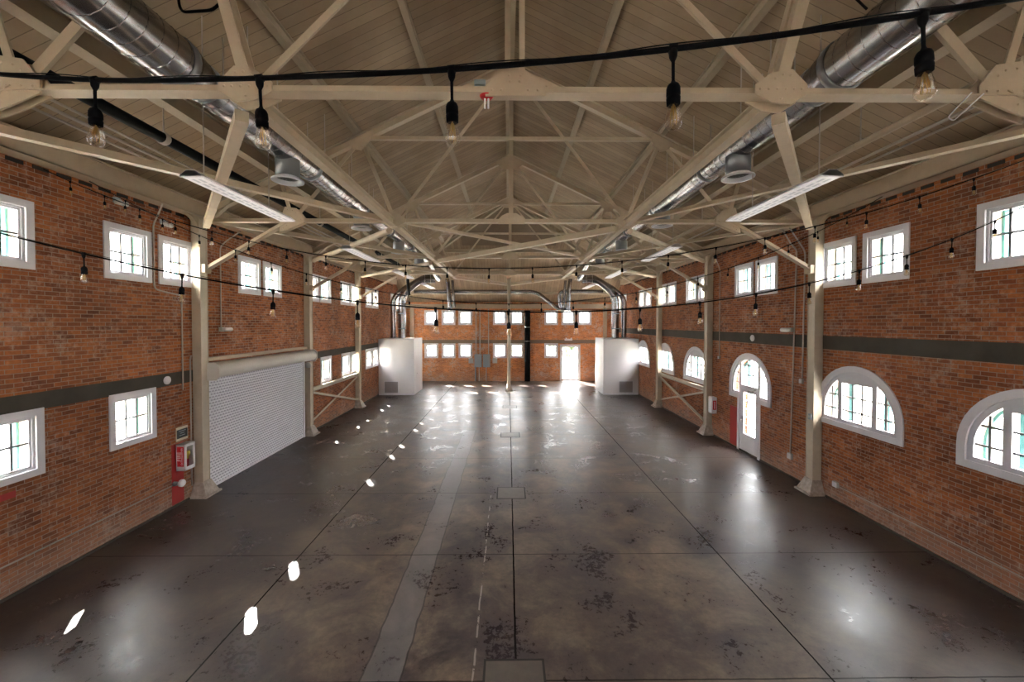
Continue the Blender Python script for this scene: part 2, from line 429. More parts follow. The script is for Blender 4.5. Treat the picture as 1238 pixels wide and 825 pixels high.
# ------------------------------------------------------------------ windows
wi = [0]
def ring(mb, ow, oh, iw, ih, y0, y1, dz=0):
    mb.box(-ow, ow, y0, y1, ih + dz, oh + dz); mb.box(-ow, ow, y0, y1, -oh + dz, -ih + dz)
    mb.box(-ow, -iw, y0, y1, -ih + dz, ih + dz); mb.box(iw, ow, y0, y1, -ih + dz, ih + dz)
    return mb
SM = {}
SM['casing'] = ring(MB(), .495, .535, .385, .425, -.028, .002).mesh('casing', M['white'])
SM['sash'] = ring(ring(MB(), .398, .438, .355, .395, .01, .07), .356, .396, .325, .365, .03, .07).mesh('sash', M['white2'])
mb = MB()
for x in (-.11, .11): mb.box(x - .015, x + .015, .036, .064, -.366, .366)
mb.box(-.326, .326, .038, .062, -.016, .016)
SM['muntins'] = mb.mesh('muntins', M['muntin'])
SM['glass_pane'] = MB().box(-.328, .328, .047, .051, -.368, .368).mesh('glass_pane', M['glass'])
SM['reveal'] = ring(MB(), .3985, .4385, .385, .425, .07, .30).mesh('reveal', M['outer_cream'])
SM['outer_frame'] = ring(MB(), .3985, .4385, .345, .40, .25, .345).mesh('outer_frame', M['teal'])
def window(loc, rz):
    wi[0] += 1
    o = link('window_%d' % wi[0], None, None, loc); o.rotation_euler = (0, 0, rz); o['kind'] = 'structure'
    for nm, me in SM.items(): link(nm, me, o)
    return o
for y in WY: window((-W, y, UZ), PI / 2); window((W, y, UZ), -PI / 2)
for y in LWY: window((-W, y, LZ), PI / 2)
for x in EXU: window((x, YE, EUZ), 0); window((x, YN, EUZ), PI)
for x in EXL: window((x, YE, ELZ), 0); window((x, YN, ELZ), PI)

# half-round windows (local x along wall, y outwards, z from the spring line)
def arch_outline(r, zb, n=20): return [(-r, zb)] + [(r * math.cos(PI - PI * i / n), r * math.sin(PI - PI * i / n)) for i in range(n + 1)] + [(r, zb)]
def arch_ring(mb, ro, ri, zbo, zbi, y0, y1, bottom=True):
    A, B = arch_outline(ro, zbo), arch_outline(ri, zbi)
    n = len(A)
    for i in range(n - 1):
        q = [A[i], A[i + 1], B[i + 1], B[i]]
        mb.add([(a, y0, b) for a, b in q] + [(a, y1, b) for a, b in q], [(0, 1, 2, 3), (7, 6, 5, 4), (0, 4, 5, 1), (2, 6, 7, 3), (1, 5, 6, 2), (3, 7, 4, 0)])
    if bottom: mb.box(-ro, ro, y0, y1, zbo, zbi)
    return mb
zb = AZB - AZS
AM = {}
AM['casing'] = arch_ring(MB(), 1.085, .955, zb - .11, zb + .012, -.03, .002).mesh('arch_casing', M['white'])
mb = arch_ring(MB(),   .968, .87, zb, zb + .085, .01, .08)
mx = .43   # mullions
for s in (-1, 1): mb.box(s * (mx - .055), s * (mx + .055), .01, .08, zb, math.sqrt(.87 ** 2 - mx ** 2) + .02)
mb.box(-mx, mx, .012, .08, .67, .84).box(-.25, .25, .013, .079, .83, .90)
AM['sash'] = mb.mesh('arch_sash', M['white2'])
mb = MB()
for x in (-.115, .115): mb.box(x - .017, x + .017, .035, .06, zb + .08, .69)
for z in (.05, .37):
    mb.box(-.38, .38, .036, .058, z - .017, z + .017)
    for s in (-1, 1): mb.box(s * .48, s * min(.87, math.sqrt(max(.88 ** 2 - z * z, 0))), .036, .058, z - .017, z + .017)
for s in (-1, 1): mb.box(s * 0.67 - .017, s * 0.67 + .017, .035, .06, zb + .08, math.sqrt(.87 ** 2 - .67 ** 2))
AM['muntins'] = mb.mesh('arch_muntins', M['muntin'])
AM['glass_pane'] = MB().plate(arch_outline(.88, zb + .08), .004, 'y', .049).mesh('arch_glass', M['glass'])
AM['outer_frame'] = arch_ring(MB(), .9685, .91, zb + .001, zb + .05, .27, .345).mesh('arch_outer', M['teal'])
AM['reveal'] = arch_ring(MB(), .9685, .952, zb + .001, zb + .015, .08, .27).mesh('arch_reveal', M['outer_cream'])
mb = MB()
for s in (-1, 1): mb.box(s * .37, s * .49, .28, .34, zb + .05, .80)
AM['outer_mullion'] = mb.mesh('outer_mullion', M['teal'])
for y in AY:
    wi[0] += 1
    o = link('window_%d' % wi[0], None, None, (W, y, AZS)); o.rotation_euler = (0, 0, -PI / 2); o['kind'] = 'structure'
    for nm, me in AM.items(): link(nm, me, o)

# ------------------------------------------------------------------ doors
# roll-up door in the left wall between the first two columns
d1 = link('door_1', None, None, (-W, 12.2, 0)); d1['kind'] = 'structure'
y0, y1 = -2.28, 2.32
mb = MB(); sl = MB(); n = 40; zt = 3.0
for i in range(n):
    z0, z1 = .05 + (zt - .05) * i / n, .05 + (zt - .05) * (i + 1) / n
    zm, q = (z0 + z1) / 2, (z1 - z0)
    pr = [(.048, z0), (.068, z0 + q * .15), (.074, zm), (.068, z1 - q * .15), (.048, z1)]
    for (a, b), (c, d) in zip(pr, pr[1:]):
        mb.add([(a, y0, b), (a, y1, b), (c, y1, d), (c, y0, d)], [(0, 1, 2, 3)], True)
    # small perforation slots pressed into each slat
    ny = 44
    for jn in range(ny):
        yc = y0 + .06 + (y1 - y0 - .12) * (jn + .5 * (i % 2)) / ny
        sl.box(.0735, .0775, yc, yc + .055, zm - .014, zm + .014)
mb.add([(.04, y0, 0), (.04, y1, 0), (.04, y1, zt), (.04, y0, zt)], [(0, 1, 2, 3)])
mb.build('curtain', M['shutter'], d1)
sl.build('slots', mat('slot_grey', (.40, .40, .44), .5), d1)
MB().box(.03, .085, y0, y1, .012, .075).build('bottom_bar', M['white'], d1)
for yy in (y0 - .07, y1 - .01): MB().box(.005, .105, yy, yy + .08, 0, 3.0).build('guide_rail', M['white'], d1, .006)
hp = [(.01, 2.80), (.30, 2.80)] + arc(.30, 2.98, .18, -PI / 2, PI / 2, 10)[1:] + [(.01, 3.16)]
MB().plate([(a, b) for a, b in hp], y1 - y0 + .34, 'y', (y0 + y1) / 2 + .02).build('hood', M['hood'], d1)
for yy in (y0 - .165, y1 + .205):
    MB().plate([(.01, 2.76), (.42, 2.76), (.50, 2.86), (.50, 3.12), (.40, 3.20), (.01, 3.20)], .02, 'y', yy).build('end_bracket', M['hood'], d1)
MB().box(.005, .14, y0 - .2, y1 + .2, 3.22, 3.30).build('lintel_rail', M['cream'], d1, .005)
MB().lathe([(0, 0), (.09, 0), (.11, .03), (.11, .09), (.05, .12), (0, .12)], (.16, y1 + .16, 2.62), 14, 'y').build('chain_hoist', M['elec_light'], d1)

# glazed entrance door under a half-round transom in the right wall
d2 = link('door_2', None, None, (W, DY, 0)); d2.rotation_euler = (0, 0, -PI / 2); d2['kind'] = 'structure'
mb = MB(); arch_ring(mb, 1.085, .955, 1.70 - AZS, 1.84 - AZS, -.03, .002, bottom=False)
mb.v = [(a, b, c + AZS) for a, b, c in mb.v]
for s in (-1, 1): mb.box(s * .56, s * 1.085, -.03, .002, 1.70, 1.85)
for s in (-1, 1): mb.box(s * .49, s * .59, -.032, .003, 0, 1.86)
mb.build('casing', M['white'], d2)
mb = MB(); arch_ring(mb, .968, .88, 1.835 - AZS, 1.90 - AZS, .01, .08, bottom=False); mb.v = [(a, b, c + AZS) for a, b, c in mb.v]
for s in (-1, 1): mb.box(s * .43, s * .54, .008, .085, 0, AZS + math.sqrt(.88 ** 2 - .48 ** 2) + .03); mb.box(s * .54, s * .968, .01, .08, 1.835, 1.91)
mb.box(-.5, .5, .005, .085, 2.06, 2.17)
mb.build('frame', M['white'], d2)
mb = MB()
for x in (-.145, .145): mb.box(x - .016, x + .016, .035, .06, 2.16, AZS + .87)
mb.box(-.45, .45, .036, .058, 2.495, 2.53); mb.box(-.45, .45, .036, .058, 2.79, 2.825)
for s in (-1, 1): mb.box(s * .54, s * .86, .036, .058, 2.20, 2.222); mb.box(s * .54, s * .80, .036, .058, 2.52, 2.542); mb.box(s * .67 - .011, s * .67 + .011, .035, .06, 1.90, 2.60)
mb.build('muntins', M['muntin'], d2)
mb = MB().plate(arch_outline(.89, -.23), .004, 'y', .049); mb.v = [(a, b, c + AZS) for a, b, c in mb.v]
gp = [(a, b, c) for a, b, c in mb.v]; mb.build('transom_glass', M['glass'], d2)
leaf = MB(); lw = .425
leaf.box(-lw, lw, .015, .06, .01, .60); leaf.box(-lw, lw, .015, .06, 1.94, 2.055)
for s in (-1, 1): leaf.box(s * (lw - .115), s * lw, .015, .06, .60, 1.94)
leaf.box(-.30, .30, .008, .02, .12, .50)
lf = leaf.build('door_leaf', M['white'], d2)
mb = MB()
for x in (-.105, .105): mb.box(x - .010, x + .010, .022, .05, .60, 1.94)
for i in range(1, 5): z = .60 + 1.34 * i / 5; mb.box(-.31, .31, .023, .049, z - .010, z + .010)
mb.build('muntins', M['white2'], lf)
MB().box(-.312, .312, .034, .038, .598, 1.942).build('glass_pane', M['glass'], lf)
MB().lathe([(0, -.062), (.022, -.055), (.026, -.035), (.012, -.02), (.012, .015), (.03, .015)], (-.37, 0, 1.02), 12, 'y').box(-.395, -.345, .009, .016, .92, 1.14).build('handle', M['chrome'], lf)
MB().box(-.02, .22, -.04, .02, 1.96, 2.03).bar((.2, -.02, 2.03), (.42, -.06, 2.10), rect(.025, .02)).build('door_closer', M['chrome'], lf)
mb = arch_ring(MB(), .9685, .91, 1.835 - AZS, 1.90 - AZS, .28, .345, bottom=False); mb.v = [(a, b, c + AZS) for a, b, c in mb.v]
for s in (-1, 1): mb.box(s * .44, s * .555, .28, .345, 0, AZS + .7)
mb.build('outer_frame', M['teal'], d2)

# bright glass door in the far wall
d3 = link('door_3', None, None, ((DX0 + DX1) / 2, YE, 0)); d3['kind'] = 'structure'
w2 = (DX1 - DX0) / 2
mb = MB()
for s in (-1, 1): mb.box(s * (w2 - .09), s * (w2 + .03), -.03, .12, 0, DZT + .03)
mb.box(-w2, w2, -.03, .12, DZT - .08, DZT + .03)
mb.build('casing', M['white'], d3)
mb = MB()
for s in (-1, 1): mb.box(s * (w2 - .17), s * (w2 - .09), .03, .08, .01, DZT - .08)
mb.box(-w2 + .1, w2 - .1, .03, .08, DZT - .17, DZT - .08).box(-w2 + .1, w2 - .1, .03, .08, .01, .16)
lf3 = mb.build('door_leaf', M['white'], d3)
MB().box(-w2 + .16, w2 - .16, .053, .057, .15, DZT - .16).build('glass_pane', M['glass'], lf3)
MB().box(-w2 + .18, w2 - .18, -.01, .03, 1.00, 1.04).build('push_bar', M['chrome'], lf3)

# ------------------------------------------------------------------ steel frame: columns
TY = [4.30, 9.67, 14.87, 19.75]
cz = H + 2.52
ordn = {1: 'first', 2: 'second', 3: 'third'}
def column(s, i, y):
    side = 'left' if s < 0 else 'right'
    beside = {(-1, 1): 'nearest the viewer, at the near edge of the roll-up door', (-1, 2): 'at the far edge of the roll-up door', (-1, 3): 'last before the white enclosure',
              (1, 1): 'nearest the viewer, between half-round window and glazed door', (1, 2): 'carrying a small white extinguisher cabinet', (1, 3): 'last before the white enclosure'}[(s, i)]
    t = thing('steel_column', 'cream steel column on the %s wall, %s' % (side, beside), 'column', (s * W, y, 0), 'wall columns carrying the trusses')
    b = -s  # towards the room
    mb = MB().box(b * .004, b * .205, -.115, .115, .16, cz)
    for q in (-1, 1): mb.box(b * .004, b * .222, q * .118, q * .104, .16, cz)
    mb.build('shaft', M['column'], t, .006)
    mb = MB(); lo, hi = .22, .118
    a = [(b * .004, -lo, .05), (b * .36, -lo, .05), (b * .36, lo, .05), (b * .004, lo, .05)]
    c = [(b * .004, -hi - .012, .34), (b * .235, -hi - .012, .34), (b * .235, hi + .012, .34), (b * .004, hi + .012, .34)]
    mb.add(a + c, [(0, 1, 2, 3), (4, 5, 6, 7), (0, 1, 5, 4), (1, 2, 6, 5), (2, 3, 7, 6), (3, 0, 4, 7)])
    mb.build('base', M['chip'], t)
    MB().box(b * .004, b * .40, -.26, .26, .002, .05).build('base_plate', M['chip'], t)
    for q in (-1, 1):   # curved haunch up to the eave beam
        R = .36
        poly = [(q * .118, cz - R), (q * .118, cz + .02), (q * (.118 + R), cz + .02)] + [(q * (.118 + R - R * math.sin(u)), cz - R + R * math.cos(u)) for u in [PI / 2 * g / 8 for g in range(1, 8)]]
        MB().plate(poly, .10, 'x', b * .15).build('haunch_bracket', M['cream'], t)
    MB().box(b * .205, b * .32, -.10, .10, H + 1.22, H + 1.42).build('knee_seat', M['cream'], t)
    return t
for i in (1, 2, 3):
    for s in (-1, 1): column(s, i, TY[i])

# free-standing column under the hip end
t = thing('steel_column', 'free-standing slim beige post in the middle of the floor before the far wall', 'column', (.0, 24.4, 0))
MB().lathe([(.105, .30), (.10, 2.0), (.095, 6.9)], (0, 0, 0), 16).build('shaft', M['column'], t)
MB().lathe([(.0, .004), (.24, .004), (.24, .05), (.19, .12), (.125, .42), (.105, .44)], (0, 0, 0), 16).build('base', M['chip'], t)
MB().box(-.16, .16, -.16, .16, 6.88, 6.98).box(-.13, .13, -.02, .02, 6.50, 6.90).build('cap', M['cream'], t)

# ------------------------------------------------------------------ trusses
def rivets(mb, pts, y, r=.016):
    for x, z in pts: mb.lathe([(r, 0), (r * .75, -.008 if y < 0 else .008), (0, -.011 if y < 0 else .011)], (x, y, z), 6, 'y')
def truss(i, label):
    y = TY[i]; c = 2.48
    t = thing('roof_truss', label, 'roof truss', (.03, y, H), 'roof trusses')
    big = (i == 0)
    P = lambda x, z, dy=0: (x, dy, z)
    R0, R1, R2 = (0, 6.12), ((3.35, 4.55) if big else (3.6, 4.43)), (5.55, 3.50)
    B1, B2 = (2.80, c), (5.25, c)
    m1 = M['cream']; m2 = M['cream_dark']
    MB().bar(P(-7.26, c - .05), P(7.26, c - .05), tee(.16, .10, .014)).build('bottom_chord', m1, t)
    for s in (-1, 1):
        MB().bar(P(0, 6.18), P(s * 7.33, 6.18 - .48 * 7.33), ibeam(.15, .18, .016, .02)).build('rafter', m1, t)
        q = lambda n: (s * n[0], n[1])
        top = (0, 5.25) if big else R0
        MB().bar(P(*q(B1)), P(*top), tee(.075, .06, .012), (0, 1, 0)).build('diagonal', m1, t)
        mb = MB()
        for dy in (-.07, .07): mb.bar(P(*q(B1), dy), P(*q(R1), dy), angle(*((.12, .09, .014) if big else (.07, .07, .012))), (0, 1, 0))
        mb.build('web_pair', m1, t)
        MB().bar(P(*q(B2)), P(*q(R1)), tee(.12 if big else .09, .08, .014), (0, 1, 0)).build('diagonal', m1, t)
        MB().bar(P(*q(B2)), P(*q(R2)), tee(.09, .06, .012), (0, 1, 0)).build('web', m1, t)
        MB().bar(P(s * 7.25, 1.32), P(*q(B2)), tee(.15, .10, .014), (0, 0, 1)).build('knee_brace', m1, t)
        MB().bar(P(s * 7.20, c), P(s * 6.7, 2.92), rect(.12, .03)).build('heel_plate', m1, t)
        # gussets
        g = [(s * (B1[0] - .27), c - .06), (s * (B1[0] - .27), c + .04), (s * (B1[0] - .10), c + .16), (s * (B1[0] + .12), c + .20), (s * (B1[0] + .28), c + .04), (s * (B1[0] + .28), c - .06), (s * (B1[0] + .10), c - .17), (s * (B1[0] - .10), c - .15)]
        mb = MB().plate(g, .02, 'y', -.085).plate(g, .02, 'y', .085)
        rivets(mb, [(s * (B1[0] + a), c + b) for a, b in ((-.22, -.01), (-.13, -.01), (-.04, -.01), (.05, -.01), (.14, -.01), (.22, -.01), (-.06, .10), (.02, .14), (.10, .13), (.0, -.11))], -.096)
        mb.build('gusset_plate', m1, t)
        g = [(s * (B2[0] - .30), c - .07), (s * (B2[0] - .30), c + .06), (s * (B2[0] - .12), c + .28), (s * (B2[0] + .16), c + .32), (s * (B2[0] + .26), c + .05), (s * (B2[0] + .30), c - .30), (s * (B2[0] + .05), c - .22)]
        mb = MB().plate(g, .02, 'y', -.05).plate(g, .02, 'y', .05)
        rivets(mb, [(s * (B2[0] + a), c + b) for a, b in ((-.22, 0), (-.1, 0), (.05, 0), (.18, 0), (-.1, .16), (-.02, .22), (.1, .24), (.12, -.14), (.2, -.2))], -.061)
        mb.build('gusset_plate', m1, t)
        g = [(s * (R1[0] - .24), R1[1] + .08), (s * (R1[0] + .24), R1[1] - .14), (s * (R1[0] + .18), R1[1] - .26), (s * (R1[0] - .03), R1[1] - .30), (s * (R1[0] - .24), R1[1] - .06)]
        MB().plate(g, .02, 'y', -.07).build('gusset_plate', m1, t)
    MB().bar(P(-R1[0], R1[1] - .02), P(R1[0], R1[1] - .02), angle(.08, .08, .012)).build('collar_tie', m1, t)
    wv = .105 if big else .05
    mb = MB()
    for s in (-1, 1): mb.bar(P(s * wv, c), P(s * wv, 6.1), angle(.10 if big else .06, .06, .012), (-1 * s, 0, 0))
    mb.build('hanger', m1, t)
    g = [(-.31, c - .09), (-.31, c + .02), (-.22, c + .11), (-.1, c + .17), (.12, c + .17), (.24, c + .10), (.32, c + .02), (.32, c - .09)]
    mb = MB().plate(g, .02, 'y', -.075)
    rivets(mb, [(a, c + b) for a, b in ((-.24, -.03), (-.14, -.03), (-.05, .06), (.05, .06), (.14, -.03), (.24, -.03), (-.06, .12), (.06, .12))], -.086)
    mb.build('gusset_plate', m1, t)
    g = [(-.45, 5.86), (0, 6.10), (.45, 5.86), (.28, 5.70), (-.28, 5.70)]
    MB().plate(g, .02, 'y', -.07).build('gusset_plate', m1, t)
    return t
truss(0, 'cream riveted roof truss nearest the viewer, its bottom chord spanning the whole photo')
truss(1, 'second cream roof truss from the viewer, over the near edge of the roll-up door')
truss(2, 'third cream roof truss from the viewer, over the far edge of the roll-up door')
truss(3, 'fourth and farthest cream roof truss, at the start of the hipped end')

# longitudinal members: purlins and ridge
def purlin(x, depth, wdt, label, mtl='cream_dark', y1=None):
    y1 = y1 if y1 else yhip(x) - (.1 if abs(x) < 3 else .45)
    z = zs(x) - .48 * wdt / 2 - .01
    if x == 0: z = zs(0) - .09
    o = MB().bar((x, YN + .02, z - depth / 2), (x, y1, z - depth / 2), ibeam(wdt, depth, .02, wdt * .45)).build('purlin', M[mtl])
    return tag(o, label, 'purlin', 'roof purlins')
for s, nm in ((-1, 'left'), (1, 'right')):
    purlin(s * 1.88, .14, .12, 'beige purlin under the %s roof slope, next below the ridge' % nm)
    purlin(s * 3.72, .18, .14, 'beige purlin halfway up the %s roof slope, inside the round duct' % nm)
    purlin(s * 5.62, .30, .22, 'deep beige purlin low on the %s roof slope, outside the round duct' % nm)
purlin(0, .24, .22, 'beige ridge purlin along the top of the roof')
for n_, yy in enumerate((23.6, 25.4, 27.4)):
    z = zh(yy) - .12
    xw = min(W - .25, (H + 6.6 - zh(yy)) / .48 - .55)
    o = MB().bar((-xw, yy, z - .10), (xw, yy, z - .10), ibeam(.14, .18, .02, .05)).build('purlin', M['cream_dark'])
    tag(o, 'beige purlin across the hipped far roof end, %s' % ('highest of three', 'middle of three', 'lowest of three')[n_], 'purlin', 'purlins of the hipped end')
for s, nm in ((-1, 'left'), (1, 'right')):
    a = Vector((s * .35, yhip(.35) + .1, zs(.35) - .34)); b = Vector((s * 7.0, yhip(7.0), zs(7.0) - .30))
    o = MB().bar(a, b, ibeam(.15, .2, .02, .03)).build('hip_rafter', M['cream_dark'])
    tag(o, 'sloping hip rafter from the ridge end to the %s far corner' % nm, 'hip rafter')
    # tie beam linking the truss nodes along the hall, then in to the middle post
    x = s * 2.80; zc = H + 2.42
    mb = MB().bar((x, TY[0] + .09, zc), (x, 20.9, zc), ibeam(.14, .17, .02, .03))
    mb.bar((x, 20.9, zc), (s * .12, 24.3, zc - .02), ibeam(.14, .17, .02, .03))
    o = mb.build('tie_beam', M['cream']); tag(o, 'long cream beam tying trusses together %s of the ridge, bending to the middle post' % nm, 'tie beam')

pv = MB(); hy_ = lambda yy: zh(yy) - .012  # flat dark brown sheet just under the topmost hip boards
pq = [(0, 20.25), (2.75, 22.52), (2.75, 23.4), (-2.75, 23.4), (-2.75, 22.52)]
pv.add([(x, y, hy_(y)) for x, y in pq] + [(x, y, hy_(y) - .035) for x, y in pq], [(0, 1, 2, 3, 4), (9, 8, 7, 6, 5)] + [(i, 5 + i, 5 + (i + 1) % 5, (i + 1) % 5) for i in range(5)])
o = pv.build('dark_sheet', painted('brown_panel', (.17, .12, .08), .7, .3)); tag(o, 'dark brown gable-shaped panel at the top of the hipped roof end', 'panel')

# plan bracing at chord level
names = {0: 'nearest', 1: 'second', 2: 'third', 3: 'farthest'}
for i in (0, 1, 2):
    ya, yb = TY[i], TY[i + 1]
    for s, nm in ((-1, 'left'), (1, 'right')):
        o = MB().bar((s * 2.95, ya + .12, H + 2.27), (s * 7.20, yb - .12, H + 2.32), rect(.13, .12) if i == 0 else circ(.075, 10)).build('plan_brace', M['cream'])
        tag(o, 'stout cream %s-hand brace running outward from the %s truss to the next column' % (nm, names[i]), 'brace', 'stout horizontal braces')
        o = MB().bar((s * 7.15, ya + .12, H + 2.42), (s * 2.98, yb - .15, H + 2.42), angle(.13, .11, .014)).build('plan_brace', M['cream'])
        tag(o, 'thin cream %s-hand angle running inward from the %s truss end to the next truss' % (nm, names[i]), 'brace', 'thin horizontal braces')
    if i == 1:
        o = MB().bar((-2.6, yb - .15, H + 2.30), (2.6, ya + .15, H + 2.33), rect(.13, .14)).build('plan_brace', M['cream'])
        tag(o, 'stout cream brace crossing the middle between second and third truss, rising to the right', 'brace')
        o = MB().bar((-2.6, ya + .15, H + 2.45), (2.6, yb - .15, H + 2.45), angle(.09, .08, .012)).build('plan_brace', M['cream'])
        tag(o, 'thin cream angle crossing the middle between second and third truss, falling to the right', 'brace')

# cross braces low between the second and third columns
for s, nm in ((-1, 'left'), (1, 'right')):
    t = thing('cross_brace', 'cream X-shaped brace with a top strut low on the %s wall between two columns' % nm, 'brace', (s * (W - .13), 17.3, 0))
    a, b = -2.28, 2.30
    MB().bar((0, a, 1.66), (0, b, 1.66), ibeam(.12, .14, .012, .02)).build('strut', M['column'], t)
    for (z0, z1, dx) in ((.42, 1.52, -.03), (1.52, .36, .03)):
        MB().bar((dx, a, z0), (dx, b, z1), angle(.08, .08, .012)).build('diagonal', M['column'], t)

# ------------------------------------------------------------------ ducts
for s, nm in ((-1, 'left'), (1, 'right')):
    t = thing('spiral_duct', 'long round galvanised duct hung under the %s roof slope with drop outlets' % nm, 'duct', (s * 4.28, 0, H + 3.33))
    segs = [(YN + .05, .31), (5.2, .31), (5.55, .25), (12.4, .25), (12.7, .215), (16.3, .215), (16.6, .18), (20.6, .17)]
    pts = [(0, yy, 0) for yy, r in segs]; rr = [r for yy, r in segs]
    pts += [(s * -.02, 21.6, -.12), (s * -.08, 22.7, -.5), (s * -.1, 23.3, -.62), (s * -.1, 23.75, -.66)]; rr += [.17, .17, .17, .17]
    MB().tube(pts, rr, 28).build('duct_pipe', M['galv'], t)
    def rad(yy):
        for (ya, ra), (yb, rb_) in zip(segs, segs[1:]):
            if ya <= yy <= yb: return ra + (rb_ - ra) * (yy - ya) / (yb - ya)
    hel = []; yy = segs[0][0]; ang = 0
    while yy < 20.5:
        r = rad(yy) + .001; hel.append((r * math.cos(ang), yy, r * math.sin(ang))); ang += 2 * PI / 22; yy += .20 / 22
    MB().tube(hel, .0045, 4).build('spiral_seam', M['galv'], t)
    for yy in (5.15, 5.6, 8.6, 11.5, 14.2, 17.2):
        r = .255 if 5.5 < yy < 12.4 else (.315 if yy < 5.5 else (.22 if yy < 16.3 else .185))
        MB().lathe([(r - .01, -.05), (r + .008, -.05), (r + .012, 0), (r + .008, .05), (r - .01, .05)], (0, yy, 0), 20, 'y').build('coupling', M['galv_dull'], t)
    for yy in ((7.75, 11.6, 15.5, 19.0) if s < 0 else (7.50, 11.2, 15.2, 18.8)):
        d = MB().lathe([(.215, -.18), (.215, -.52), (.205, -.52), (.20, -.2), (.0, -.2)], (0, yy, 0), 20).build('drop_outlet', M['galv_dull'], t)
        MB().lathe([(.205, -.50), (.215, -.555), (.285, -.570), (.285, -.595), (.232, -.595), (.205, -.50)], (0, yy, 0), 24).build('ring', M['white2'], d)
    for yy in (3.4, 6.3, 7.1, 8.9, 10.4, 13.2, 16.0, 18.4):
        r = .31 if yy < 5 else .22
        for q in ((-.0,) if yy < 5 else (-.19, .19)):
            xx = s * 4.28 + q
            MB().tube([(q, yy, r - .1), (q, yy, zs(xx) - H - 3.33 - .02)], .010, 6).build('hanger_rod', M['conduit'], t)

# silver ductwork at the far end
def pipe(parent, name, pts, r, mtl='galv', rad=.35, n=14):
    return MB().tube(chain(pts, rad, 8), r, n).build(name, M[mtl], parent)
for s, nm in ((-1, 'left'), (1, 'right')):
    t = thing('supply_duct', 'bundle of silver ducts rising from the %s white enclosure to the roof' % nm, 'duct', (0, 24.1, H))
    pipe(t, 'riser', [(s * 6.45, 0, -.87), (s * 6.45, 0, 1.75), (s * 5.35, 0, 2.66), (s * 4.42, 0, 2.66)], .225, rad=.55)
    pipe(t, 'riser', [(s * 7.02, .15, -.87), (s * 7.02, .15, 1.55), (s * 6.4, .2, 2.1), (s * 5.1, .2, 2.85), (s * 4.45, .2, 2.85)], .165, rad=.5)
    pipe(t, 'drop_pipe', [(s * 3.72, .0, 2.70), (s * 3.66, 0, 2.3), (s * 3.58, 0, .95), (s * 3.58, 0, .78)], .12, rad=.1)
    pipe(t, 'drop_pipe', [(s * 3.42, .1, 2.62), (s * 3.40, .1, 2.2), (s * 3.30, .1, 1.0)], .085, rad=.1)
    for z in (-.3, .6, 1.3):
        MB().lathe([(.226, -.02), (.238, 0), (.226, .02)], (s * 6.45, 0, z), 16).build('coupling', M['galv_dull'], t)
t = thing('cross_duct', 'thin silver pipe running across the far end with an S-bend on its right', 'duct', (0, 25.3, H))
pipe(t, 'duct_pipe', [(-6.0, 0, 2.03), (1.75, 0, 2.03), (3.05, -.5, .90), (3.85, -.5, .90)], .12, rad=.5)
pipe(t, 'return_pipe', [(3.2, -.5, .92), (3.12, -.5, 2.02), (5.9, -.3, 2.02)], .11, rad=.35)
for x in (-3.9, -1.6, .9): MB().tube([(x, 0, 2.1), (x, 0, zh(25.3) - H - .02)], .012, 6).build('hanger_rod', M['conduit'], t)

# black pipe on the left, beige pipe on the right
t = thing('black_pipe', 'long straight black pipe under the left roof slope, turning down at its far end', 'pipe', (-5.66, 0, H + 3.02))
MB().tube(chain([(0, YN + .05, 0), (0, 21.7, 0), (.05, 22.0, -.3), (.12, 22.2, -1.45)], .3), .085, 14).build('pipe_run', M['blackpipe'], t)
for yy in (6.6, 12.0, 17.5): MB().lathe([(.09, -.05), (.105, -.03), (.105, .03), (.09, .05)], (0, yy, 0), 14, 'y').tube([(0, yy, .08), (0, yy, .49)], .01, 6).build('hanger', M['conduit'], t)
t = thing('beige_pipe', 'long straight beige pipe under the right roof slope above the ceiling lights', 'pipe', (5.80, 0, H + 2.98))
MB().tube([(0, 4.5, 0), (0, 22.0, 0)], .055, 12).build('pipe_run', M['cream_dark'], t)
for yy in (6.6, 12.0, 17.5): MB().tube([(0, yy, .04), (0, yy, zs(5.8) - H - 3.0)], .01, 6).build('hanger', M['conduit'], t)
for s, nm, n_ in ((-1, 'left', 3), (1, 'right', 2)):
    for j in range(n_):
        x = 6.98 - .13 * j; z = zs(x) - .10
        o = MB().tube([(s * x, YN + .05, z), (s * x, 24.8, z)], .022 + .006 * (j == 1), 8).build('conduit', M['conduit'])
        tag(o, 'grey conduit under the eaves of the %s roof slope, %s' % (nm, (('nearest the wall', 'middle of the three', 'farthest from the wall') if n_ == 3 else ('nearest the wall', 'farther from the wall'))[j]), 'conduit', 'eaves conduits')

